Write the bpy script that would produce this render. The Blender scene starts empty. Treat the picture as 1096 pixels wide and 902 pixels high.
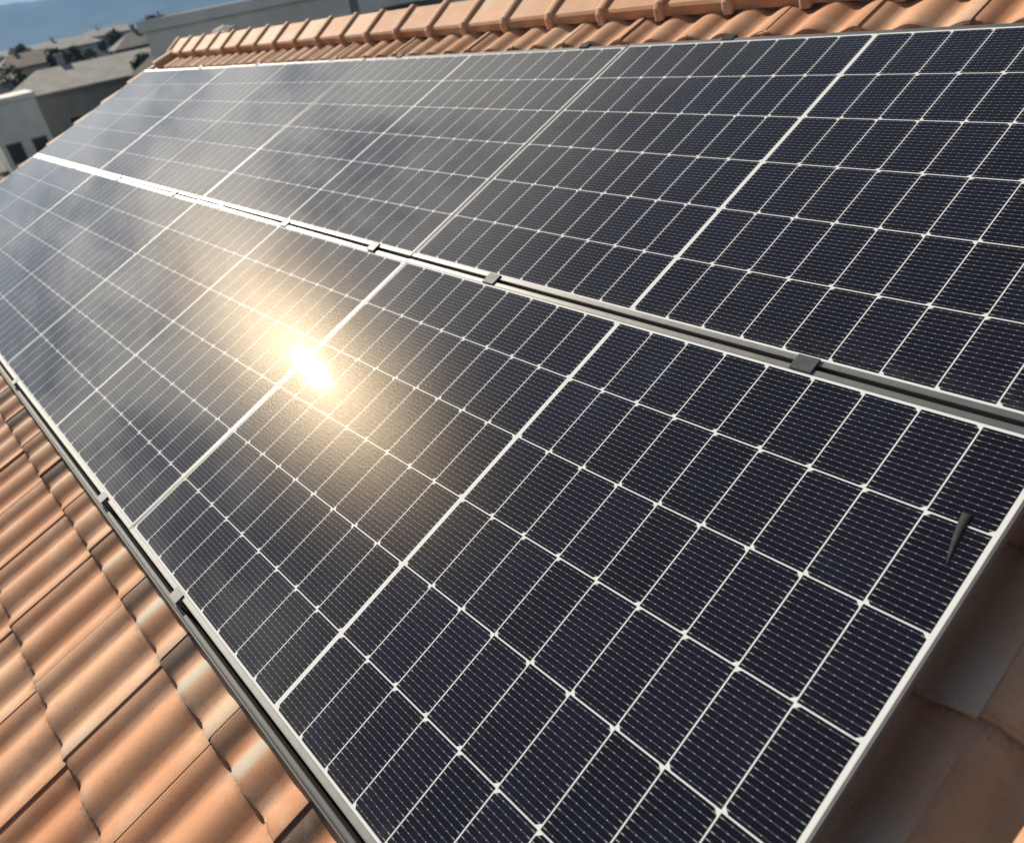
import bpy, bmesh, math, random
from mathutils import Matrix, Vector, noise
random.seed(7)
SC = bpy.context.scene
COL = SC.collection
PITCH = math.radians(20)
ROOF_Z = 6.6                      # height of the panel plane's lower right reference corner
ROOF = Matrix.Translation((0, 0, ROOF_Z)) @ Matrix.Rotation(PITCH, 4, 'X')   # roof frame: x along ridge, y up the slope, z out of the roof

# ------------------------------------------------------------------ camera
cam = bpy.data.cameras.new('camera'); cam_o = bpy.data.objects.new('camera', cam); COL.objects.link(cam_o)
SC.camera = cam_o
right = Vector((0.63451485, 0.65351009, -0.41269293)); down = Vector((0.34069957, -0.71575993, -0.60959948)); fwd = Vector((-0.69376848, 0.24619562, -0.67681091))
m = Matrix.Identity(4)
for r in range(3):
    m[r][0], m[r][1], m[r][2] = right[r], -down[r], -fwd[r]
    m[r][3] = (1.91857741, 0.26158349, 1.11033648)[r]
cam_o.matrix_world = ROOF @ m
CAM = (ROOF @ m).translation.copy()
cam.sensor_width = 36; cam.lens = 36 * 787.71 / 1096
cam.shift_x = 0.0431; cam.shift_y = 0.0292
cam.clip_start = 0.05; cam.clip_end = 30000
cam.dof.use_dof = True; cam.dof.focus_distance = 1.55; cam.dof.aperture_fstop = 3.5

# ------------------------------------------------------------------ sky, sun, exposure
sun_dir = (ROOF.to_3x3() @ Vector((-0.83972809, 0.18263495, 0.51137189))).normalized()
SUN_EL = math.asin(sun_dir.z); SUN_AZ = math.atan2(sun_dir.x, sun_dir.y)
sun = bpy.data.lights.new('sun', 'SUN'); sun_o = bpy.data.objects.new('sun', sun); COL.objects.link(sun_o)
sun.energy = 4.7; sun.angle = math.radians(0.53); sun.color = (1.0, 0.89, 0.72)
sun_o.rotation_euler = (-sun_dir).to_track_quat('-Z', 'Y').to_euler()
sun_o.location = (0, 0, 40)
world = bpy.data.worlds.new('World'); SC.world = world; world.use_nodes = True
SC.view_settings.view_transform = 'Standard'; SC.view_settings.look = 'None'
SC.view_settings.exposure = 0.6; SC.view_settings.gamma = 1.0
SC.cycles.max_bounces = 8; SC.cycles.volume_bounces = 0
SC.cycles.sample_clamp_indirect = 4.0
SC.cycles.use_denoising = True


class Nodes:
    """Small helper that writes node expressions."""
    def __init__(self, tree): self.t = tree
    def new(self, kind, **kw):
        n = self.t.nodes.new(kind)
        for k, v in kw.items(): setattr(n, k, v)
        return n
    def put(self, sock, v):
        if isinstance(v, bpy.types.NodeSocket): self.t.links.new(v, sock)
        elif v is not None:
            if hasattr(sock.default_value, '__len__') and not hasattr(v, '__len__'): v = (v,) * len(sock.default_value)
            if hasattr(v, '__len__') and len(sock.default_value) == 4 and len(v) == 3: v = tuple(v) + (1,)
            sock.default_value = v
    def m(self, op, a, b=None, c=None, clamp=False):
        n = self.new('ShaderNodeMath', operation=op, use_clamp=clamp)
        for i, v in enumerate((a, b, c)):
            if v is not None: self.put(n.inputs[i], v)
        return n.outputs[0]
    def mix(self, f, a, b, blend='MIX'):
        n = self.new('ShaderNodeMix', data_type='RGBA', blend_type=blend)
        self.put(n.inputs[0], f); self.put(n.inputs[6], a); self.put(n.inputs[7], b)
        return n.outputs[2]
    def ramp(self, f, lo, hi, smooth=True):
        n = self.new('ShaderNodeMapRange', interpolation_type='SMOOTHSTEP' if smooth else 'LINEAR')
        self.put(n.inputs[0], f); n.inputs[1].default_value = lo; n.inputs[2].default_value = hi
        return n.outputs[0]
    def noise(self, vec, scale, detail=4, rough=0.55, w=None):
        n = self.new('ShaderNodeTexNoise')
        if w is not None:
            n.noise_dimensions = '4D'; self.put(n.inputs['W'], w)
        if vec is not None: self.put(n.inputs['Vector'], vec)
        n.inputs['Scale'].default_value = scale; n.inputs['Detail'].default_value = detail; n.inputs['Roughness'].default_value = rough
        return n.outputs[0]
    def mapping(self, vec, scale=(1, 1, 1), rot=(0, 0, 0), loc=(0, 0, 0)):
        n = self.new('ShaderNodeMapping'); self.put(n.inputs[0], vec)
        n.inputs[1].default_value = loc; n.inputs[2].default_value = rot; n.inputs[3].default_value = scale
        return n.outputs[0]
    def bump(self, h, strength, dist):
        n = self.new('ShaderNodeBump'); self.put(n.inputs['Height'], h)
        n.inputs['Strength'].default_value = strength; n.inputs['Distance'].default_value = dist
        return n.outputs[0]
    def coord(self, which): return self.new('ShaderNodeTexCoord').outputs[which]
    def xyz(self, v):
        n = self.new('ShaderNodeSeparateXYZ'); self.put(n.inputs[0], v); return n.outputs
    def comb(self, x, y, z):
        n = self.new('ShaderNodeCombineXYZ')
        for i, v in enumerate((x, y, z)): self.put(n.inputs[i], v)
        return n.outputs[0]


def world_nodes():
    N = Nodes(world.node_tree); bg = world.node_tree.nodes['Background']
    sky = N.new('ShaderNodeTexSky', sky_type='NISHITA', sun_disc=False)
    sky.sun_elevation = SUN_EL; sky.sun_rotation = SUN_AZ
    sky.altitude = 200; sky.air_density = 1.0; sky.dust_density = 0.7; sky.ozone_density = 1.2
    d = N.coord('Generated')
    s = N.xyz(d)
    h = N.m('MAXIMUM', N.m('ADD', s[2], 0.06), 0.05)
    flat = N.comb(N.m('DIVIDE', s[0], h), N.m('DIVIDE', s[1], h), 0.0)     # cloud deck seen in perspective
    n1 = N.noise(N.mapping(flat, (0.8, 1.7, 1), (0, 0, 0.35), (2.3, 0.7, 0)), 1.5, 7, 0.6)
    n2 = N.noise(flat, 0.5, 3, 0.5)
    c = N.ramp(N.m('ADD', n1, N.m('MULTIPLY', N.m('SUBTRACT', n2, 0.5), 0.7)), 0.36, 0.62)
    c = N.m('MULTIPLY', c, N.m('ADD', 0.45, N.m('MULTIPLY', 0.55, N.ramp(s[2], 0.16, 0.36))))
    c = N.m('MULTIPLY', c, N.m('SUBTRACT', 1.0, N.ramp(s[2], 0.50, 0.74)))       # the sky overhead is clear
    lum = N.new('ShaderNodeRGBToBW'); N.put(lum.inputs[0], sky.outputs[0])
    dp = N.new('ShaderNodeVectorMath', operation='DOT_PRODUCT'); N.put(dp.inputs[0], d); dp.inputs[1].default_value = sun_dir
    near = N.m('POWER', N.m('MAXIMUM', dp.outputs['Value'], 0.0), 5.0)           # clouds glow towards the sun
    cl = N.m('ADD', N.m('MULTIPLY', lum.outputs[0], 0.55), N.m('ADD', 3.0, N.m('MULTIPLY', near, 17.0)))
    cc = N.mix(1.0, N.comb(cl, cl, cl), (1.0, 0.96, 0.88), 'MULTIPLY')
    lt = lum.outputs[0]
    pale = N.mix(0.48, sky.outputs[0], N.comb(lt, lt, lt))                         # thin veil of high haze
    N.put(bg.inputs[0], N.mix(N.m('MULTIPLY', c, 0.85), pale, cc))
    last = bg.inputs[0].links[0].from_socket
    band = N.ramp(N.noise(N.mapping(d, (3.0, 9.0, 34.0), (0, 0, 0), (0.4, 1.1, 0.3)), 1.0, 5, 0.6), 0.50, 0.66)      # low grey cloud bars
    band = N.m('MULTIPLY', band, N.m('SUBTRACT', 1.0, N.ramp(s[2], 0.22, 0.44)))
    N.put(bg.inputs[0], N.mix(N.m('MULTIPLY', band, 0.42), last, N.mix(1.0, last, (0.42, 0.44, 0.48), 'MULTIPLY')))
    bg.inputs[1].default_value = 0.06
world_nodes()


# ------------------------------------------------------------------ materials
def material(name):
    mt = bpy.data.materials.new(name); mt.use_nodes = True
    return mt, Nodes(mt.node_tree), mt.node_tree.nodes['Principled BSDF']


def simple(name, col, rough=0.5, metal=0.0, var=0.15, scale=6.0, bump=0.0, bscale=80.0):
    mt, N, b = material(name)
    o = N.coord('Object')
    n = N.noise(o, scale, 5, 0.6)
    dark = tuple(c * (1 - var) for c in col); lite = tuple(min(1, c * (1 + var)) for c in col)
    N.put(b.inputs['Base Color'], N.mix(N.ramp(n, 0.3, 0.7), dark, lite))
    N.put(b.inputs['Roughness'], rough); N.put(b.inputs['Metallic'], metal)
    if bump: N.put(b.inputs['Normal'], N.bump(N.noise(o, bscale, 4, 0.6), bump, 0.01))
    return mt


def panel_glass():
    """Half-cut cells, wires, solder pads and white backsheet seen through slightly textured glass."""
    mt, N, b = material('panel_glass')
    o = N.coord('Object'); s = N.xyz(o)
    X = N.m('ADD', N.m('MULTIPLY', s[0], 1000.0), 5.0); Y = N.m('MULTIPLY', s[1], 1000.0)
    yy = N.m('SUBTRACT', Y, 16.0)
    row = N.m('FLOOR', N.m('DIVIDE', yy, 184.0)); ly = N.m('SUBTRACT', yy, N.m('MULTIPLY', row, 184.0))
    par = N.m('MODULO', N.m('ADD', row, 10.0), 2.0)
    side = N.m('GREATER_THAN', X, 861.0)
    xx = N.m('SUBTRACT', X, N.m('ADD', 18.9, N.m('MULTIPLY', side, 847.6)))
    colm = N.m('FLOOR', N.m('DIVIDE', xx, 93.2)); lx = N.m('SUBTRACT', xx, N.m('MULTIPLY', colm, 93.2))
    def lt(a, v): return N.m('LESS_THAN', a, v)
    def gt(a, v): return N.m('GREATER_THAN', a, v)
    def mul(*a):
        r = a[0]
        for q in a[1:]: r = N.m('MULTIPLY', r, q)
        return r
    inside = mul(lt(ly, 181.4), lt(lx, 90.9), gt(xx, 0.0), lt(xx, 836.7), gt(yy, 0.0), lt(yy, 1101.6))
    ex = N.m('ADD', mul(par, N.m('SUBTRACT', 90.9, lx)), mul(N.m('SUBTRACT', 1.0, par), lx))
    ey = N.m('MINIMUM', ly, N.m('SUBTRACT', 181.4, ly))
    cell = mul(inside, gt(N.m('ADD', ex, ey), 8.0))
    t = N.m('ABSOLUTE', N.m('SUBTRACT', N.m('MODULO', ly, 11.344), 5.672))
    wire = mul(lt(t, 0.20), cell)
    e2 = N.m('MINIMUM', lx, N.m('SUBTRACT', 90.9, lx))
    pad1 = mul(lt(N.m('ABSOLUTE', N.m('SUBTRACT', e2, 5.0)), 3.2), lt(t, 0.50), cell)
    p = N.m('ABSOLUTE', N.m('SUBTRACT', N.m('MODULO', N.m('ADD', lx, 4.25), 16.5), 8.25))
    pad2 = mul(lt(p, 1.0), lt(t, 0.62), cell)
    pad = N.m('MAXIMUM', pad1, pad2)
    rnd = N.new('ShaderNodeTexWhiteNoise', noise_dimensions='4D')
    oi = N.new('ShaderNodeObjectInfo')
    N.put(rnd.inputs['Vector'], N.comb(N.m('ADD', colm, mul(side, 20.0)), row, 0.0)); N.put(rnd.inputs['W'], N.m('MULTIPLY', oi.outputs['Random'], 91.0))
    cellc = N.mix(rnd.outputs[0], (0.0032, 0.0028, 0.0066), (0.0052, 0.0046, 0.0125))
    dirt = N.noise(o, 5.5, 6, 0.65, N.m('MULTIPLY', oi.outputs['Random'], 37.0))
    cellc = N.mix(N.m('MULTIPLY', N.ramp(dirt, 0.55, 0.8), 0.6), cellc, (0.012, 0.020, 0.050))
    specks = N.noise(o, 260.0, 2, 0.5)
    c = N.mix(cell, (0.70, 0.715, 0.72), cellc)
    c = N.mix(wire, c, (0.24, 0.24, 0.26))
    c = N.mix(pad, c, (0.42, 0.42, 0.42))
    # thin film of dust, thicker towards the lower frame
    low = N.m('SUBTRACT', 1.0, N.ramp(s[1], 0.0, 0.12))
    dust = N.m('ADD', N.m('MULTIPLY', N.ramp(N.noise(o, 9.0, 7, 0.7), 0.35, 0.8), 0.005), N.m('MULTIPLY', N.m('MULTIPLY', low, low), N.m('MULTIPLY', 0.05, N.ramp(N.noise(o, 22.0, 6, 0.7), 0.35, 0.75))))
    dust = N.m('ADD', dust, N.m('MULTIPLY', N.ramp(specks, 0.70, 0.78), 0.10))
    rain = N.noise(N.mapping(o, (38.0, 1.6, 1)), 1.0, 5, 0.65, N.m('MULTIPLY', oi.outputs['Random'], 11.0))     # dried runs down the slope
    dust = N.m('ADD', dust, N.m('MULTIPLY', N.ramp(rain, 0.56, 0.78), 0.007))
    c = N.mix(dust, c, (0.50, 0.46, 0.40))
    N.put(b.inputs['Base Color'], c)
    b.inputs['IOR'].default_value = 1.56
    N.put(b.inputs['Roughness'], N.m('ADD', 0.016, N.m('MULTIPLY', dirt, 0.010)))
    # wider lobes: the fine stipple of solar glass spreads the sun into a grainy halo
    grain = N.bump(N.noise(o, 300.0, 2, 0.6), 0.30, 0.0010)
    prev = b.outputs[0]
    for rough, wgt in ((0.27, 0.0056), (0.15, 0.0010)):
        g = N.new('ShaderNodeBsdfAnisotropic', distribution='BECKMANN')
        g.inputs['Color'].default_value = (1.0, 0.84, 0.62, 1); g.inputs['Roughness'].default_value = rough  # warm gold of the sun's halo is put into the lobe colour
        N.put(g.inputs['Normal'], grain)
        mx = N.new('ShaderNodeMixShader'); mx.inputs[0].default_value = wgt
        N.t.links.new(prev, mx.inputs[1]); N.t.links.new(g.outputs[0], mx.inputs[2]); prev = mx.outputs[0]
    out = [n for n in N.t.nodes if n.type == 'OUTPUT_MATERIAL'][0]
    N.t.links.new(prev, out.inputs[0])
    return mt


def terracotta(name, per_tile):
    mt, N, b = material(name)
    o = N.coord('Object')
    oi = N.new('ShaderNodeObjectInfo')
    if per_tile:
        at = N.new('ShaderNodeAttribute', attribute_name='tile_seed'); seed = at.outputs['Fac']
        uv = N.new('ShaderNodeUVMap', uv_map='tile'); st = N.xyz(uv.outputs[0]); a, v = st[0], st[1]
    else:
        seed = oi.outputs['Random']
    w = N.m('MULTIPLY', seed, 53.0)
    n1 = N.noise(o, 7.0, 6, 0.62, w); n2 = N.noise(o, 62.0, 6, 0.75, w)
    wn = N.new('ShaderNodeTexWhiteNoise', noise_dimensions='1D'); N.put(wn.inputs['W'], w)
    hue = N.xyz(wn.outputs['Color'])
    base = N.mix(hue[0], (0.44, 0.195, 0.095), (0.55, 0.31, 0.185))
    base = N.mix(N.m('MULTIPLY', N.ramp(n1, 0.42, 0.75), 0.6), base, (0.62, 0.43, 0.30))
    base = N.mix(N.m('MULTIPLY', N.ramp(n2, 0.48, 0.72), 0.32), base, (0.32, 0.15, 0.09))
    if per_tile:
        wob = N.m('MULTIPLY', N.m('SUBTRACT', N.noise(o, 16.0, 4, 0.6), 0.5), 0.10)
        aa = N.m('ADD', a, wob); vv = N.m('ADD', v, wob)
        # smoke-grey firing marks at the nose of the middle roll and on the flank of the side roll
        fire = N.new('ShaderNodeAttribute', attribute_name='tile_fire').outputs['Fac']
        f1 = N.m('MULTIPLY', N.m('SUBTRACT', 1.0, N.ramp(N.m('ABSOLUTE', N.m('SUBTRACT', aa, 0.395)), 0.05, 0.13)), N.m('SUBTRACT', 1.0, N.ramp(vv, 0.25, 0.95)))
        f1 = N.m('MULTIPLY', f1, N.ramp(fire, 0.30, 0.75))
        base = N.mix(N.m('MULTIPLY', f1, 0.9), base, (0.42, 0.395, 0.335))
        f2 = N.m('MULTIPLY', N.m('SUBTRACT', 1.0, N.ramp(N.m('ABSOLUTE', N.m('SUBTRACT', aa, 0.08)), 0.05, 0.12)), N.m('SUBTRACT', 1.0, N.ramp(vv, 0.35, 1.05)))
        f2 = N.m('MULTIPLY', f2, N.ramp(fire, 0.42, 0.85))
        base = N.mix(N.m('MULTIPLY', f2, 0.85), base, (0.115, 0.095, 0.08))
        f3 = N.m('MULTIPLY', N.ramp(aa, 0.70, 0.9), N.m('SUBTRACT', 1.0, N.ramp(vv, 0.2, 0.6)))
        f3 = N.m('MULTIPLY', f3, N.ramp(hue[0], 0.45, 0.8))
        # darker along the front edge and near the overlap, in ragged patches
        edge_dark = N.m('ADD', N.m('SUBTRACT', 1.0, N.ramp(v, -0.01, 0.07)), N.ramp(v, 0.90, 1.0))
        edge_dark = N.m('MULTIPLY', edge_dark, N.ramp(N.noise(o, 40.0, 5, 0.7), 0.40, 0.62))
        base = N.mix(N.m('MULTIPLY', edge_dark, 0.62), base, (0.12, 0.085, 0.06))
        blot = N.m('MULTIPLY', N.ramp(N.noise(o, 19.0, 6, 0.7, N.m('ADD', w, 9.0)), 0.57, 0.68), N.ramp(hue[1], 0.35, 0.9))
        base = N.mix(N.m('MULTIPLY', blot, 0.5), base, (0.30, 0.27, 0.225))
        base = N.mix(N.m('MULTIPLY', f3, 0.6), base, (0.48, 0.42, 0.34))
    else:
        g = N.m('MULTIPLY', N.ramp(N.noise(o, 9.0, 4, 0.6, w), 0.5, 0.66), N.ramp(hue[1], 0.2, 0.8))
        base = N.mix(N.m('MULTIPLY', g, 0.6), base, (0.46, 0.42, 0.35))
    sp = N.noise(o, 190.0, 2, 0.5)
    base = N.mix(N.m('MULTIPLY', N.ramp(sp, 0.69, 0.74), 0.75), base, (0.10, 0.06, 0.045))
    lich = N.noise(o, 11.0, 5, 0.75, N.m('ADD', w, 3.0))
    base = N.mix(N.m('MULTIPLY', N.ramp(lich, 0.58, 0.70), 0.34), base, (0.25, 0.18, 0.125))
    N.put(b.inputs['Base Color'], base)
    N.put(b.inputs['Roughness'], 0.72); b.inputs['IOR'].default_value = 1.42
    N.put(b.inputs['Normal'], N.bump(N.m('ADD', N.noise(o, 320.0, 3, 0.6), N.m('MULTIPLY', n2, 0.6)), 0.35, 0.0018))
    return mt


def aluminium(name, col, rough, metal=1.0):
    mt, N, b = material(name)
    o = N.coord('Object')
    st = N.noise(N.mapping(o, (2, 90, 90)), 5.0, 4, 0.6)
    N.put(b.inputs['Base Color'], N.mix(st, tuple(c * 0.85 for c in col), col))
    N.put(b.inputs['Metallic'], metal)
    N.put(b.inputs['Roughness'], N.m('ADD', rough, N.m('MULTIPLY', N.noise(o, 30.0, 5, 0.7), 0.18)))
    return mt


M_GLASS = panel_glass()
M_FRAME = aluminium('anodised_frame', (0.28, 0.28, 0.275), 0.36, 0.85)
M_RAIL = aluminium('rail_aluminium', (0.13, 0.132, 0.135), 0.45, 0.7)
M_DARK = simple('dark_clamp_gap_shade', (0.045, 0.047, 0.052), 0.42, 0.6, 0.2, 40)
M_PLATE = aluminium('clamp_plate_metal', (0.22, 0.23, 0.235), 0.5, 0.5)
M_BACK = simple('white_backsheet', (0.7, 0.7, 0.68), 0.6)
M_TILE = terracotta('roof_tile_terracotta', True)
M_RIDGE = terracotta('ridge_tile_terracotta', False)
M_MORTAR = simple('mortar', (0.30, 0.29, 0.27), 0.9, 0, 0.35, 25, 0.6, 60)
M_LIGHT_BLOCK = simple('light_block_sheet', (0.06, 0.045, 0.035), 0.9)
M_RENDER = simple('wall_plaster', (0.50, 0.44, 0.36), 0.9, 0, 0.1, 2, 0.3, 40)
M_SMUDGE = simple('dark_smudge', (0.016, 0.016, 0.019), 0.85, 0, 0.25, 60)


# ------------------------------------------------------------------ mesh helpers
def link(name, me, mat, parent=None, mw=None):
    o = bpy.data.objects.new(name, me); COL.objects.link(o)
    if mat and not me.materials: me.materials.append(mat)
    if parent: o.parent = parent
    elif mw is not None: o.matrix_world = mw
    return o


def mesh_py(name, verts, faces, smooth=False):
    me = bpy.data.meshes.new(name); me.from_pydata([tuple(v) for v in verts], [], faces); me.update()
    if smooth: me.polygons.foreach_set('use_smooth', [True] * len(me.polygons))
    return me


def finish(bm, name, smooth_angle=None):
    bmesh.ops.recalc_face_normals(bm, faces=bm.faces[:])
    me = bpy.data.meshes.new(name); bm.to_mesh(me); bm.free()
    if smooth_angle:
        me.polygons.foreach_set('use_smooth', [True] * len(me.polygons))
        me.set_sharp_from_angle(angle=math.radians(smooth_angle))
    return me


def bm_box(bm, x0, x1, y0, y1, z0, z1, bev=0.0):
    vs = [bm.verts.new(p) for p in ((x0, y0, z0), (x1, y0, z0), (x1, y1, z0), (x0, y1, z0), (x0, y0, z1), (x1, y0, z1), (x1, y1, z1), (x0, y1, z1))]
    fs = [bm.faces.new([vs[i] for i in q]) for q in ((3, 2, 1, 0), (4, 5, 6, 7), (0, 1, 5, 4), (1, 2, 6, 5), (2, 3, 7, 6), (3, 0, 4, 7))]
    if bev:
        es = list({e for f in fs for e in f.edges})
        bmesh.ops.bevel(bm, geom=es, offset=bev, segments=1, affect='EDGES', profile=0.5)


def bm_prism(bm, prof, x0, x1, axis='x'):
    """Closed profile of (a, z) swept along an axis."""
    f = (lambda s, a, z: (s, a, z)) if axis == 'x' else (lambda s, a, z: (a, s, z))
    A = [bm.verts.new(f(x0, *p)) for p in prof]; B = [bm.verts.new(f(x1, *p)) for p in prof]
    n = len(prof)
    for i in range(n): bm.faces.new((A[i], A[(i + 1) % n], B[(i + 1) % n], B[i]))
    bm.faces.new(A[::-1]); bm.faces.new(B)


def tag(o, label=None, cat=None, group=None, kind=None):
    if label: o['label'] = label
    if cat: o['category'] = cat
    if group: o['group'] = group
    if kind: o['kind'] = kind
    return o


def empty(name, mw):
    o = bpy.data.objects.new(name, None); COL.objects.link(o); o.empty_display_size = 0.1
    o.matrix_world = mw
    return o


# ------------------------------------------------------------------ ground and hills
GROUND_Z = 0.0
def build_ground():
    mt, N, b = material('ground_cover')
    o = N.coord('Object')
    n = N.noise(o, 0.02, 7, 0.65); n2 = N.noise(o, 0.25, 5, 0.7)
    c = N.mix(N.ramp(n, 0.4, 0.6), (0.10, 0.095, 0.08), (0.06, 0.075, 0.04))
    c = N.mix(N.m('MULTIPLY', N.ramp(n2, 0.45, 0.7), 0.5), c, (0.17, 0.16, 0.14))
    N.put(b.inputs['Base Color'], c); N.put(b.inputs['Roughness'], 0.95)
    S = 7800
    g = link('ground', mesh_py('ground', [(-S, -S, 0), (S, -S, 0), (S, S, 0), (-S, S, 0)], [(0, 1, 2, 3)]), mt)
    tag(g, 'flat dull green and grey ground of the town', kind='structure')
build_ground()


def build_hills():
    mt, N, b = material('wooded_hill')
    o = N.coord('Object')
    N.put(b.inputs['Base Color'], N.mix(N.ramp(N.noise(o, 0.006, 8, 0.65), 0.35, 0.65), (0.035, 0.055, 0.03), (0.09, 0.10, 0.06)))
    N.put(b.inputs['Roughness'], 1.0)
    verts, faces = [], []
    na, nr = 150, 16
    for i in range(na + 1):
        az = math.radians(95 + 130 * i / na)
        for j in range(nr + 1):
            t = j / nr; R = 3600 + 3000 * t
            q = Vector((math.cos(az) * 3.2, math.sin(az) * 3.2, t * 1.5))
            ridge = 0.55 + 0.5 * noise.fractal(q, 1.0, 2.0, 5) + 0.18 * math.sin(az * 5 + 1)
            h = min(300, max(0, ridge) * 230) * math.sin(math.pi * min(1, t * 1.05)) ** 1.2 if j not in (0,) else 0
            verts.append((R * math.cos(az), R * math.sin(az), h - 2))
    for i in range(na):
        for j in range(nr):
            k = i * (nr + 1) + j; faces.append((k, k + 1, k + nr + 2, k + nr + 1))
    hm = link('hills', mesh_py('hills', verts, faces, True), mt)
    tag(hm, 'long wooded hills fading to blue along the horizon', kind='structure')
build_hills()


# ------------------------------------------------------------------ the tiled house
U0, U1 = -5.42, 3.45            # roof ends along the ridge
JOINT0, TW = 0.0854, 0.306      # side joint line of one tile and tile width
COURSE0, CL = -0.152, 0.292     # front edge of one course and course length
APEX = Vector((2.812, -0.034))  # ridge line in (v, w)
KV = Vector((math.sin(PITCH), math.cos(PITCH)))    # vertical in (v, w)
def mirror(v, w):
    d = Vector((v, w)) - APEX
    d = KV * (2 * d.dot(KV)) - d
    return APEX + d


def roll(u, c):
    d = abs(u - c)
    x = min(1.0, d / 0.0765)
    return 0.029 * (0.62 * (1 - x ** 2) + 0.38 * (0.5 + 0.5 * math.cos(math.pi * x)))


def build_tiles(name, v_lo, v_hi, far=False):
    verts, faces, seeds, uvs, fires = [], [], [], [], []
    CR = TW - 0.005                 # crest of the side roll
    us = [-0.030, -0.022, -0.012, 0.0, 0.010, 0.020, 0.030, 0.038, 0.050, 0.066, 0.084, 0.092, 0.100, 0.108, 0.117, 0.126, 0.133, 0.140, 0.147, 0.154, 0.163, 0.172, 0.180, 0.188, 0.200, 0.216, 0.234, 0.242, 0.250, 0.258, 0.267, 0.276, 0.283, 0.290, 0.297, 0.303, 0.3065]
    k0 = int(math.floor((U0 - JOINT0) / TW)); k1 = int(math.ceil((U1 - JOINT0) / TW))
    c0 = int(math.floor((v_lo - COURSE0) / CL)); c1 = int(math.ceil((v_hi - COURSE0) / CL))
    for c in range(c0, c1):
        cj = random.uniform(-0.002, 0.002)
        for k in range(k0, k1):
            uo = JOINT0 + k * TW + random.uniform(-0.0012, 0.0012)
            vo = COURSE0 + c * CL + cj + random.uniform(-0.0045, 0.0045)
            yaw = random.uniform(-0.005, 0.005); lift = random.uniform(-0.0022, 0.0022); seed = random.random()
            fire = random.random() ** 1.6 * 0.75
            if c == 0 and -6 <= k < 5: fire = random.uniform(0.45, 1.0)          # the course below the panels came from a smokier batch
            if k >= 5 and not far: uo -= 0.135; vo -= 0.020; lift += 0.012          # last columns are lapped further over their neighbours
            top = APEX.x - 0.03
            def prof(u):
                if u < 0.0: return 0.0235 + u * 0.12      # tongue under the neighbour
                h = max(roll(u, CR - TW), roll(u, 0.5 * TW - 0.005), roll(u, CR))
                if u < 0.03: h -= 0.0032 * (1 - u / 0.03)
                return h
            def place(u, v, h):
                uu = uo + u - yaw * v; vv = min(vo + v, top)
                w = -0.131 + 0.018 * (1 - v / CL) + h + lift
                if far: q = mirror(vv, w); return (uu, q.x, q.y)
                return (uu, vv, w)
            base = len(verts)
            rows = [(0.003, -0.020), (0.0, -0.009), (0.002, -0.003), (0.009, 0.0), (0.06, 0.0), (CL * 0.6, 0.0), (CL + 0.045, 0.0)]
            n = len(us)
            for (v, dh) in rows:
                for u in us:
                    verts.append(place(u, v, prof(u) + dh)); seeds.append(seed); fires.append(fire); uvs.append((u / TW, v / CL))
            for r in range(len(rows) - 1):
                for i in range(n - 1):
                    a = base + r * n + i
                    f = (a, a + 1, a + n + 1, a + n)
                    faces.append(f[::-1] if far else f)
            # exposed thickness of the overlapping side edge
            b2 = len(verts)
            for (v, dh) in rows[1:]:
                verts.append(place(us[-1] - 0.001, v, prof(us[-1]) - 0.006)); seeds.append(seed); fires.append(fire); uvs.append((1.0, v / CL))
            for r in range(len(rows) - 2):
                a = base + (r + 1) * n + n - 1
                f = (a, b2 + r, b2 + r + 1, a + n)
                faces.append(f[::-1] if far else f)
    me = mesh_py(name, verts, faces, True)
    me.set_sharp_from_angle(angle=math.radians(50))
    at = me.attributes.new('tile_seed', 'FLOAT', 'POINT'); at.data.foreach_set('value', seeds)
    at = me.attributes.new('tile_fire', 'FLOAT', 'POINT'); at.data.foreach_set('value', fires)
    uvl = me.uv_layers.new(name='tile')
    li = [0] * len(me.loops); me.loops.foreach_get('vertex_index', li)
    uvl.data.foreach_set('uv', [x for i in li for x in uvs[i]])
    return me


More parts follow.
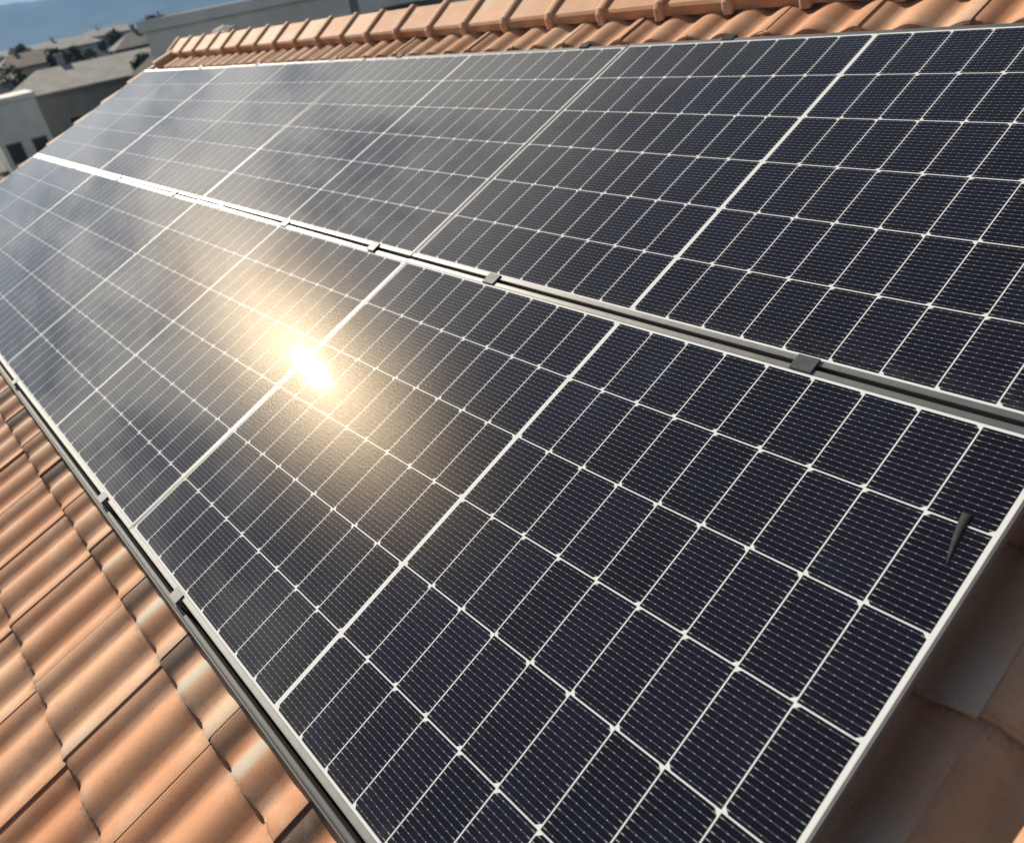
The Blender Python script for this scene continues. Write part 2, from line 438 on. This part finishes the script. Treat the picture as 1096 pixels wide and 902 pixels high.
def build_house():
    H = empty('tiled_house', ROOF)
    tag(H, 'terracotta tiled house roof carrying the eight solar panels', 'house')
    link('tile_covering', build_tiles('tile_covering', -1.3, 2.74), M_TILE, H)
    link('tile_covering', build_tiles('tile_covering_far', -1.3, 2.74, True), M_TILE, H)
    # dark sheet added under the tiles, both slopes, to block light leaks
    bm = bmesh.new()
    def pv(v, w, u, far=False):
        q = mirror(v, w) if far else Vector((v, w)); return (u, q.x, q.y)
    for far in (False, True):
        ring = [(-1.36, -0.175), (APEX.x - 0.03, -0.175), (APEX.x - 0.08, -0.235), (-1.36, -0.235)]
        A = [bm.verts.new(pv(v, w, U0 + 0.02, far)) for v, w in ring]; B = [bm.verts.new(pv(v, w, U1 - 0.02, far)) for v, w in ring]
        for i in range(4): bm.faces.new((A[i], A[(i + 1) % 4], B[(i + 1) % 4], B[i]))
        bm.faces.new(A); bm.faces.new(B)
    link('light_block_deck', finish(bm, 'light_block_deck'), M_LIGHT_BLOCK, H)
    # walls (world vertical), gables up to the sheet
    inv = ROOF.inverted(); bm = bmesh.new()
    def wpt(x, v, w): return ROOF @ Vector((x, v, w))
    e0 = wpt(0, -1.05, -0.24); ap = wpt(0, APEX.x - 0.03, -0.26); q = mirror(-1.05, -0.24); e1 = wpt(0, q.x, q.y)
    def wall(poly, t):
        A = [bm.verts.new(inv @ p) for p in poly]; B = [bm.verts.new(inv @ (p + t)) for p in poly]
        n = len(poly)
        for i in range(n): bm.faces.new((A[i], A[(i + 1) % n], B[(i + 1) % n], B[i]))
        bm.faces.new(A); bm.faces.new(B)
    for x, t in ((U0 + 0.12, 0.3), (U1 - 0.42, 0.3)):
        wall([Vector((x, e0.y, GROUND_Z - 0.2)), Vector((x, e1.y, GROUND_Z - 0.2)), Vector((x, e1.y, e1.z)), Vector((x, ap.y, ap.z)), Vector((x, e0.y, e0.z))], Vector((t, 0, 0)))
    for e, s in ((e0, 1), (e1, -1)):
        wall([Vector((U0 + 0.43, e.y, GROUND_Z - 0.2)), Vector((U1 - 0.43, e.y, GROUND_Z - 0.2)), Vector((U1 - 0.43, e.y, e.z)), Vector((U0 + 0.43, e.y, e.z))], Vector((0, s * 0.3, 0)))
    link('wall', finish(bm, 'wall'), M_RENDER, H)

    # ridge tiles: angular caps with a raised band at each joint
    def cap_profile(off):
        n = [(2.648, -0.098), (2.646, -0.064), (2.653, -0.055), (2.725, -0.040), (2.785, -0.027), (APEX.x, -0.022)]
        out = []
        for i, (v, w) in enumerate(n):
            dv, dw = ((-1, 0), (-1, 0.25), (-0.5, 0.8), (-0.22, 0.97), (-0.15, 0.98), (0.34, 0.94))[i]
            out.append((v + dv * off, w + dw * off))
        far = [tuple(mirror(v, w)) for v, w in out[:-1]][::-1]
        return out + far
    def cap_mesh(part):
        bm = bmesh.new()
        if part == 'cap': segs = [(0.016, 0.0, 0.0), (0.30, 0.004, 0.0)]; th = 0.013
        else: segs = [(-0.022, 0.008, 0), (-0.018, 0.0135, 0), (-0.008, 0.017, 0), (0.006, 0.017, 0), (0.016, 0.0135, 0), (0.020, 0.006, 0)]; th = 0.016
        outer = []
        for u, off, _ in segs:
            P = cap_profile(off)
            if part == 'band': P[0] = (P[0][0] - 0.004, P[0][1] - 0.006); P[-1] = tuple(mirror(*P[0]))
            outer.append([bm.verts.new((u, p[0], p[1])) for p in P])
        inner = []
        for u, off, _ in (segs[0], segs[-1]):
            inner.append([bm.verts.new((u, p[0], p[1])) for p in cap_profile(-th)])
        n = len(outer[0])
        for a, b in zip(outer[:-1], outer[1:]):
            for i in range(n - 1): bm.faces.new((a[i], a[i + 1], b[i + 1], b[i]))
        for i in range(n - 1):
            bm.faces.new((inner[0][i], inner[1][i], inner[1][i + 1], inner[0][i + 1]))
            bm.faces.new((outer[0][i], inner[0][i], inner[0][i + 1], outer[0][i + 1]))
            bm.faces.new((outer[-1][i], outer[-1][i + 1], inner[1][i + 1], inner[1][i]))
        for i in (0, n - 1):
            ring = [r[i] for r in outer] + [inner[1][i], inner[0][i]]
            bm.faces.new(ring)
        return finish(bm, part, 35)
    cap, band = cap_mesh('cap'), cap_mesh('band')
    for q in (cap, band): q.transform(Matrix.Translation((0, -2.75, 0.05)))
    u = -1.333 - 14 * 0.2965
    k = 0
    while u < U1:
        c = link('ridge_tile', cap, M_RIDGE, H); c.location = (u + random.uniform(-0.003, 0.003), 2.75 + random.uniform(-0.003, 0.003), -0.05 + random.uniform(-0.002, 0.002))
        c.rotation_euler = (random.uniform(-0.012, 0.012), random.uniform(-0.008, 0.008), random.uniform(-0.012, 0.012))
        bd = link('band', band, M_RIDGE, c)
        u += 0.2965
    # mortar bed under the ridge and at its end
    bm = bmesh.new()
    prof = [(2.672, -0.125), (2.668, -0.092), (2.73, -0.06), (APEX.x, -0.05)]
    full = prof + [tuple(mirror(*p)) for p in prof[:-1]][::-1]
    bm_prism(bm, full, U0 + 0.02, U1 - 0.02)
    link('mortar_bed', finish(bm, 'mortar_bed'), M_MORTAR, H)
    # verge tiles along the left gable: rounded edge tiles stepping up course by course
    def verge_mesh():
        bm = bmesh.new(); rows = []
        for v, rise in ((-0.012, 0.010), (-0.008, 0.020), (0.004, 0.024), (0.12, 0.016), (CL + 0.03, 0.002)):
            ring = []
            for i in range(9):
                a = math.pi * i / 8
                ring.append((-0.046 * math.cos(a), v, 0.040 * math.sin(a) ** 0.35 + rise))
            ring = [(-0.046, v, -0.15)] + ring + [(0.046, v, -0.06)]
            rows.append([bm.verts.new(p) for p in ring])
        for a, b in zip(rows[:-1], rows[1:]):
            for i in range(len(a) - 1): bm.faces.new((a[i], a[i + 1], b[i + 1], b[i]))
        bm.faces.new(rows[0])
        return finish(bm, 'verge', 40)
    vm = verge_mesh()
    for c in range(-4, 10):
        v = COURSE0 + c * CL
        if v + CL > 2.95: break
        o = link('verge_tile', vm, M_RIDGE, H); o.location = (U0 - 0.005 + random.uniform(-0.004, 0.004), v, -0.096); o.rotation_euler = (0, 0, random.uniform(-0.008, 0.008))
    return H
HOUSE = build_house()


def mortar_lump():
    bm = bmesh.new(); bmesh.ops.create_icosphere(bm, subdivisions=3, radius=1)
    for v in bm.verts:
        d = v.co.normalized(); k = 1 + 0.35 * noise.fractal(d * 1.6, 1.0, 2.0, 4)
        v.co = Vector((d.x * 0.20 * k, d.y * 0.10 * k, max(-0.03, d.z * 0.075 * k)))
    o = link('mortar_lump', finish(bm, 'mortar_lump'), M_MORTAR, HOUSE)
    q = mirror(2.66, -0.03)
    o.location = (-4.75, q.x, q.y + 0.02); o.rotation_euler = (-2 * PITCH, 0, 0)
    o['label'] = 'pale grey lump of mortar behind the far end of the ridge'
mortar_lump()

# ------------------------------------------------------------------ solar panels
PW, PH = 1.722, 1.134
PU, PVV = 1.7155, 1.1516        # pitch along and up the roof
GU = PU - PW                    # tiny; frames almost touch
FW = PW - 0.0095                # built width leaves a hairline between neighbours

def frame_mesh():
    prof = [(0.0, -0.030), (0.0, -0.0165), (0.0014, -0.0160), (0.0014, -0.0125), (0.0, -0.0120), (0.0, -0.0009), (0.0009, 0.0), (0.0020, 0.0), (0.0023, -0.0004), (0.0029, -0.0004), (0.0032, 0.0), (0.0100, 0.0), (0.0108, -0.0008), (0.0108, -0.0045), (0.0020, -0.0050), (0.0020, -0.0285), (0.024, -0.0285), (0.024, -0.030)]
    bm = bmesh.new(); rings = []
    x0, x1, y0, y1 = 0.0014, PW - 0.0114, -0.003, PH + 0.003
    for k, (ins, w) in enumerate(prof):
        iy = ins + (0.003 if 10 < k < 16 else 0)          # the long sides have the wider lip
        if 10 < k < 14: ins -= 0.0052
        rings.append([bm.verts.new(p) for p in ((x0 + ins, y0 + iy, w), (x1 - ins, y0 + iy, w), (x1 - ins, y1 - iy, w), (x0 + ins, y1 - iy, w))])
    n = len(rings)
    for i in range(n):
        a, b = rings[i], rings[(i + 1) % n]
        for k in range(4): bm.faces.new((a[k], a[(k + 1) % 4], b[(k + 1) % 4], b[k]))
    return finish(bm, 'frame')

def glass_mesh():
    bm = bmesh.new()
    bm_box(bm, 0.0058, PW - 0.0095 - 0.0070, 0.0106, PH - 0.0106, -0.0044, -0.0012)
    return finish(bm, 'glass')

def back_mesh():
    bm = bmesh.new()
    bm_box(bm, 0.004, PW - 0.0135, 0.004, PH - 0.004, -0.0066, -0.0058)
    bm_box(bm, 0.80, 0.90, 1.02, 1.09, -0.0260, -0.0066)
    return finish(bm, 'backsheet')

FM, GM, BM_ = frame_mesh(), glass_mesh(), back_mesh()
panel_labels = {
    (0, 0): 'largest solar panel, nearest to the camera, its right edge over shaded tiles',
    (1, 0): 'lower row solar panel left of the sun glare, golden glow on its right half',
    (2, 0): 'grey lower row solar panel, third from the right, cut by the picture edge',
    (3, 0): 'farthest solar panel of the lower row, pale, at the left gable edge',
    (0, 1): 'upper row solar panel nearest the camera, dark cells, cut by the picture edge',
    (1, 1): 'upper row solar panel second from the right, brownish cloud reflection',
    (2, 1): 'upper row solar panel third from the right, evenly grey',
    (3, 1): 'farthest solar panel of the upper row, bluish, in the top left corner of the roof',
}
tilts = {(0, 0): (0, 0), (1, 0): (0.0, 0.0042), (2, 0): (-0.002, 0.001), (3, 0): (0.0015, 0.0012), (0, 1): (0.001, 0.0008), (1, 1): (-0.0015, 0.0012), (2, 1): (0.0025, -0.0012), (3, 1): (-0.0015, 0.001)}
for (c, r), lab in panel_labels.items():
    du = random.uniform(-0.0008, 0.0008)
    tx, ty = tilts[(c, r)]
    # object coordinates of the pattern assume the full module width: shift so the middle bar stays put
    mw = ROOF @ Matrix.Translation((-c * PU + 0.0047 + du + PW / 2, r * PVV + PH / 2, 0)) @ Matrix.Rotation(tx, 4, 'X') @ Matrix.Rotation(ty, 4, 'Y') @ Matrix.Translation((-PW / 2, -PH / 2, 0))
    P = empty('solar_panel', mw)
    tag(P, lab, 'solar panel', 'solar panels on the tiled roof')
    link('frame', FM, M_FRAME, P); link('glass', GM, M_GLASS, P); link('backsheet', BM_, M_BACK, P)

# ------------------------------------------------------------------ rails and clamps
UL, UR = -3 * PU - 0.03, PW + 0.004
def edge_rail():
    R = empty('mounting_rail', ROOF @ Matrix.Translation((0, -0.020, -0.078)))
    tag(R, 'grey slotted aluminium rail along the lower edge of the bottom panel row', 'rail')
    top = 0.062
    prof = [(-0.016, 0), (-0.016, top - 0.003), (-0.0140, top), (-0.0110, top), (-0.0103, top - 0.001), (-0.0097, top - 0.004), (-0.0080, top - 0.004), (-0.0073, top - 0.001), (-0.0066, top), (0.0010, top), (0.0022, top - 0.0015), (0.0022, 0)]
    bm = bmesh.new(); bm_prism(bm, prof, UL, UR - 0.012)
    link('rail_profile', finish(bm, 'rail_profile'), M_RAIL, R)
    bm = bmesh.new()
    bm_box(bm, 0, 0.03, -0.012, 0.02, -0.075, -0.001, 0.002); bm_box(bm, -0.02, 0.05, -0.012, 0.10, -0.080, -0.0752, 0.001)
    hook = finish(bm, 'roof_hook'); u = UL + 0.4
    while u < UR:
        link('roof_hook', hook, M_RAIL, R).location = (u, 0, 0); u += 0.918
edge_rail()
def cross_rail(v, w, lab, over=0.0):
    R = empty('mounting_rail', ROOF @ Matrix.Translation((0, v, w)))
    tag(R, lab, 'rail')
    bm = bmesh.new()
    bm_prism(bm, [(-0.02, 0), (-0.02, 0.038), (-0.006, 0.038), (-0.006, 0.030), (0.006, 0.030), (0.006, 0.038), (0.02, 0.038), (0.02, 0)], UL + 0.04, UR - 0.02 + over)
    link('rail_profile', finish(bm, 'rail_profile'), M_DARK, R)  # shade of the row gap is put into the rail's dark colour
cross_rail(1.1428, -0.078, 'aluminium rail in the gap between the two panel rows, coloured dark for the gap shade')
cross_rail(2.285 + 0.012, -0.073, 'aluminium rail under the upper edge of the top panel row')

def clamp_mesh(kind):
    bm = bmesh.new()
    if kind == 'mid':
        bm_box(bm, -0.022, 0.022, -0.0185, 0.0185, 0.0004, 0.0040, 0.0008)
        bm_box(bm, -0.020, 0.020, -0.0052, 0.0052, -0.0385, 0.0002)
    else:
        bm_box(bm, -0.021, 0.021, -0.0195, 0.0075, 0.0004, 0.0040, 0.0008)
        bm_box(bm, -0.021, 0.021, -0.0190, -0.0150, -0.012, 0.0002)
        bm_box(bm, -0.018, 0.018, -0.0145, -0.0035, -0.0125, 0.0002)
    return finish(bm, 'clamp_body')
M_MIDCL = simple('mid_clamp_metal', (0.085, 0.088, 0.095), 0.5, 0.6, 0.15, 60)
CMID = {M_MIDCL.name: clamp_mesh('mid')}; CEND = {q.name: clamp_mesh('end') for q in (M_PLATE, M_DARK)}
def clamp(u, v, kind, lab, group, mat, rot=0.0):
    C_ = link('panel_clamp', CMID[mat.name] if kind == 'mid' else CEND[mat.name], mat, None, ROOF @ Matrix.Translation((u, v, 0)) @ Matrix.Rotation(rot, 4, 'Z'))
    tag(C_, lab, 'clamp', group)
mid_u = [1.298, 0.393, -0.205, -0.832, -1.455, -2.041, -2.970, -3.920, -4.867]
mid_lab = ['large dark clamp in the gap right of the nearest white centre bars', 'clamp in the row gap just right of the four-panel crossing', 'clamp in the row gap just left of the four-panel crossing',
           'clamp in the row gap near the centre bar of the second panel column', 'clamp in the row gap just right of the second seam crossing', 'clamp in the row gap just left of the second seam crossing',
           'pale clamp in the row gap near the third column centre bar', 'small clamp in the row gap left of the farthest seam crossing', 'farthest clamp of the row gap, near the left gable']
for u, l in zip(mid_u, mid_lab): clamp(u, 1.1428, 'mid', l, 'clamps between the two panel rows', M_MIDCL)
for u, l in zip([0.380, -0.227, -1.471], ['grey end clamp on the lower edge of the nearest panel', 'grey end clamp on the lower edge just left of the nearest seam', 'end clamp on the lower edge close to the left picture border']):
    clamp(u, 0.0, 'end', l, 'clamps on the lower panel edge', M_PLATE)
for u, l in zip([0.396, -0.212, -1.414, -2.05, -2.98, -3.93, -4.87], ['black clamp on the upper edge right of the nearest upper seam', 'black clamp on the upper edge left of the nearest upper seam', 'small dark clamp on the upper edge right of the second upper seam',
        'clamp on the upper edge left of the second upper seam', 'clamp on the upper edge above the third column', 'tiny clamp on the upper edge left of the third upper seam', 'farthest clamp on the upper edge, by the left gable']):
    clamp(u, PVV + PH, 'end', l, 'clamps on the upper panel edge', M_DARK, math.pi)

def smudge():  # dark smudge on the glass, modelled as a thin flat strip
    verts, faces = [], []
    n = 10
    for i in range(n + 1):
        t = i / n
        x = 1.6615 + 0.013 * t ** 1.5; y = 0.955 - 0.095 * t; wd = 0.0070 * (1 - t) ** 0.7 + 0.0004
        z = -0.0002 + 0.0002 * math.sin(math.pi * min(1, t * 0.9 + 0.1)) * (1 - t)
        for k, (dx, dz) in enumerate(((-1, 0), (0, 0.0004), (1, 0.0001))): verts.append((x + dx * wd, y, z + dz * (1 - t)))
        for k, dx in enumerate((1, 0, -1)): verts.append((x + dx * wd * 0.98, y, z - 0.0008))
    for i in range(n):
        for k in range(6): a = i * 6 + k; b2 = i * 6 + (k + 1) % 6; faces.append((a, b2, b2 + 6, a + 6))
    faces.append(tuple(range(6))[::-1]); faces.append(tuple(n * 6 + k for k in range(6)))
    o = link('smudge_strip', mesh_py('smudge_strip', verts, faces, True), M_SMUDGE, None, ROOF)
    tag(o, 'faint dark tapered smear lying flat on the nearest panel by its right edge', 'smudge')
smudge()

# ------------------------------------------------------------------ the town beyond the roof
def polar(az, dist):
    a = math.radians(az); return CAM.x + math.cos(a) * dist, CAM.y + math.sin(a) * dist

def wall_mat(name, col): return simple(name, col, 0.9, 0, 0.12, 0.6, 0.2, 6)
WALLS = [wall_mat('plaster_pale_grey', (0.42, 0.41, 0.39)), wall_mat('plaster_grey', (0.27, 0.27, 0.26)), wall_mat('plaster_white', (0.66, 0.65, 0.62)), wall_mat('plaster_beige', (0.40, 0.35, 0.28))]
ROOFS = [simple('roof_grey', (0.22, 0.215, 0.205), 0.9, 0, 0.2, 0.8, 0.3, 4), simple('roof_brown', (0.12, 0.095, 0.08), 0.9, 0, 0.25, 0.8, 0.3, 4), simple('roof_dark', (0.075, 0.075, 0.075), 0.9, 0, 0.2, 0.8, 0.3, 4)]
M_PANE = simple('window_glass', (0.03, 0.035, 0.04), 0.12)
M_WFRAME = simple('window_frame', (0.45, 0.43, 0.4), 0.6)
M_POLE = simple('pole_metal', (0.20, 0.20, 0.20), 0.6, 0.3)
M_BARK = simple('bark', (0.10, 0.08, 0.06), 0.95)

def house(az, dist, w, d, h, roof_h, rz, wm, rm, label, cat='house', chim=True):
    x, y = polar(az, dist)
    H = empty('town_house', Matrix.Translation((x, y, 0)) @ Matrix.Rotation(math.radians(az + rz), 4, 'Z'))
    tag(H, label, cat, 'houses beyond the roof')
    bm = bmesh.new(); bm_box(bm, -d / 2, d / 2, -w / 2, w / 2, -0.3, h, 0)
    link('wall', finish(bm, 'wall'), WALLS[wm], H)
    bm = bmesh.new(); e = 0.45
    if roof_h > 0.4:
        base = [(-d / 2 - e, -w / 2 - e), (d / 2 + e, -w / 2 - e), (d / 2 + e, w / 2 + e), (-d / 2 - e, w / 2 + e)]
        B0 = [bm.verts.new((p[0], p[1], h + 0.01)) for p in base]; B1 = [bm.verts.new((p[0], p[1], h + 0.22)) for p in base]
        inset = min(w, d) * 0.28
        R = [bm.verts.new((0, -w / 2 + inset, h + roof_h)), bm.verts.new((0, w / 2 - inset, h + roof_h))]
        for i in range(4): bm.faces.new((B0[i], B0[(i + 1) % 4], B1[(i + 1) % 4], B1[i]))
        bm.faces.new(B0[::-1]); bm.faces.new((B1[0], B1[1], R[0])); bm.faces.new((B1[1], B1[2], R[1], R[0])); bm.faces.new((B1[2], B1[3], R[1])); bm.faces.new((B1[3], B1[0], R[0], R[1]))
    else:
        bm_box(bm, -d / 2 - 0.15, d / 2 + 0.15, -w / 2 - 0.15, w / 2 + 0.15, h + 0.01, h + 0.35, 0.03)
    rf = link('roof', finish(bm, 'roof'), ROOFS[rm] if roof_h > 0.4 else WALLS[wm], H)
    if chim:
        bm = bmesh.new(); cz = h + roof_h
        bm_box(bm, 0.5, 1.1, w * 0.15, w * 0.15 + 0.6, h + 0.3, cz + 0.7); bm_box(bm, 0.42, 1.18, w * 0.15 - 0.08, w * 0.15 + 0.68, cz + 0.71, cz + 0.85)
        link('chimney', finish(bm, 'chimney'), WALLS[wm], rf)
    # the side towards the solar roof is local -x
    floors = max(1, int(h / 2.9)); nb = max(2, int(w / 3.0))
    for f in range(floors):
        for k in range(nb):
            yc = -w / 2 + w * (k + 0.5) / nb; z0 = 0.9 + f * 2.9
            if z0 + 1.4 > h: continue
            bm = bmesh.new()
            for (a, b, c2, e2) in ((-0.55, -0.48, 0, 1.35), (0.48, 0.55, 0, 1.35), (-0.479, 0.479, 1.28, 1.35), (-0.62, 0.62, -0.10, -0.003)):
                bm_box(bm, -d / 2 - 0.06, -d / 2 - 0.004, yc + a, yc + b, z0 + c2, z0 + e2)
            wf = link('window', finish(bm, 'window'), M_WFRAME, H)
            bm = bmesh.new(); bm_box(bm, -d / 2 - 0.03, -d / 2 - 0.006, yc - 0.478, yc + 0.478, z0, z0 + 1.278)
            link('pane', finish(bm, 'pane'), M_PANE, wf)

house(164.8, 78, 15, 10, 4.0, 1.7, 0, 1, 0, 'wide low grey house with a light grey roof left of the ridge end')
house(170.6, 66, 3.4, 5, 4.6, 0.35, 4, 2, 0, 'narrow white block at the left picture border', 'building', False)
house(172.5, 110, 12, 9, 4.4, 1.8, -8, 0, 2, 'pale house with a dark roof at the far left border')
house(168.2, 150, 11, 9, 4.6, 2.0, 6, 3, 1, 'beige house with a brown roof behind the wide grey house')
house(166.0, 210, 14, 10, 5.2, 1.8, -5, 0, 0, 'far pale house above the wide grey roof')
house(161.0, 120, 10, 8, 4.9, 1.7, 8, 1, 2, 'grey house with a dark roof seen over the ridge end')
house(158.6, 62, 8, 7, 4.6, 1.5, -4, 3, 2, 'small beige house with a dark roof just behind the ridge end')
house(152.0, 34, 9.4, 8, 7.35, 0.3, -4, 2, 0, 'flat roofed pale grey building behind the ridge', 'building', False)
house(143.6, 30, 6.0, 7, 5.2, 1.5, 5, 1, 2, 'dark roofed grey house behind the middle of the ridge')
house(171.5, 260, 16, 10, 5.5, 2.0, 10, 3, 1, 'distant beige house with a brown roof by the left border')
house(163.4, 300, 18, 11, 5.6, 2.0, -12, 0, 0, 'distant pale house on the skyline')
house(159.6, 240, 12, 10, 6.0, 2.0, 3, 1, 1, 'distant grey house with a brown roof on the skyline')

def pole():
    x, y = polar(147.9, 27)
    P = empty('utility_pole', Matrix.Translation((x, y, 0)))
    tag(P, 'grey utility pole in front of the flat roofed building', 'pole')
    bm = bmesh.new(); bmesh.ops.create_cone(bm, cap_ends=True, segments=14, radius1=0.20, radius2=0.13, depth=10.5, matrix=Matrix.Translation((0, 0, 5.05)))
    link('shaft', finish(bm, 'shaft', 40), M_POLE, P)
    bm = bmesh.new(); bm_box(bm, -0.06, 0.06, -0.9, 0.9, 9.6, 9.72, 0.01)
    for k in (-0.8, 0.0, 0.8): bmesh.ops.create_cone(bm, cap_ends=True, segments=8, radius1=0.05, radius2=0.03, depth=0.2, matrix=Matrix.Translation((0, k, 9.83)))
    link('crossarm', finish(bm, 'crossarm'), M_POLE, P)
pole()

M_LEAF = simple('leaves', (0.055, 0.07, 0.035), 0.8, 0, 0.4, 3)
def tree(az, dist, h, label):
    x, y = polar(az, dist)
    T = empty('town_tree', Matrix.Translation((x, y, 0))); tag(T, label, 'tree', 'trees among the houses')
    bm = bmesh.new()
    bmesh.ops.create_cone(bm, cap_ends=True, segments=8, radius1=0.22, radius2=0.08, depth=h * 0.7, matrix=Matrix.Translation((0, 0, h * 0.35)))
    for i in range(5):
        a = i * 1.3; mt = Matrix.Translation((math.cos(a) * h * 0.1, math.sin(a) * h * 0.1, h * 0.6)) @ Matrix.Rotation(a, 4, 'Z') @ Matrix.Rotation(0.7, 4, 'Y')
        bmesh.ops.create_cone(bm, cap_ends=True, segments=6, radius1=0.07, radius2=0.02, depth=h * 0.4, matrix=mt)
    link('trunk', finish(bm, 'trunk', 40), M_BARK, T)
    rnd = random.Random(int(az * 100)); verts, faces = [], []
    cl = [(Vector((rnd.gauss(0, h * 0.15), rnd.gauss(0, h * 0.15), h * rnd.uniform(0.42, 0.9))), h * rnd.uniform(0.10, 0.19)) for _ in range(14)]
    for c, r in cl:
        for _ in range(150):
            d = Vector((rnd.gauss(0, 1), rnd.gauss(0, 1), rnd.gauss(0, 1))).normalized() * r * rnd.uniform(0.6, 1.08)
            p = c + d; s = 0.16 + 0.012 * h
            a = Vector((rnd.gauss(0, 1), rnd.gauss(0, 1), rnd.gauss(0, 1))).normalized() * s; b = a.cross(Vector((rnd.gauss(0, 1), rnd.gauss(0, 1), rnd.gauss(0, 1)))).normalized() * s * 0.6
            k = len(verts); verts += [p - a, p + b, p + a, p - b]; faces.append((k, k + 1, k + 2, k + 3))
    link('crown', mesh_py('crown', verts, faces), M_LEAF, T)
tree(161.9, 70, 5.6, 'dark bushy tree right of the wide grey house')
tree(169.0, 88, 6.0, 'dark tree between the white block and the wide grey house')
tree(157.0, 90, 6.6, 'tree behind the ridge end beside the small beige house')
tree(171.8, 72, 5.2, 'small tree at the left picture border below the white block')
tree(165.6, 130, 6.4, 'tree behind the roof of the wide grey house')
tree(167.0, 105, 6.4, 'broad dark tree between the wide grey roof and the houses behind it')
tree(170.2, 120, 6.6, 'dark tree beside the pale house at the far left border')
tree(163.2, 150, 6.8, 'dark tree on the skyline over the right end of the wide grey roof')
tree(168.4, 230, 8.2, 'distant tree on the skyline at the left')
tree(160.2, 180, 8.0, 'taller tree on the skyline above the ridge end')

# ------------------------------------------------------------------ haze over the town and the hills
def haze():
    bm = bmesh.new(); bm_box(bm, -7700, 7700, -7700, 7700, -3, 330)
    mt = bpy.data.materials.new('haze'); mt.use_nodes = True; nt = mt.node_tree; nt.nodes.clear()
    out = nt.nodes.new('ShaderNodeOutputMaterial'); v = nt.nodes.new('ShaderNodeVolumePrincipled')
    v.inputs['Color'].default_value = (0.17, 0.48, 1.0, 1); v.inputs['Density'].default_value = 0.00020; v.inputs['Anisotropy'].default_value = 0.0
    nt.links.new(v.outputs[0], out.inputs['Volume'])
    o = link('haze', finish(bm, 'haze'), mt)
    tag(o, 'pale blue air between the roof and the hills', kind='stuff')
haze()
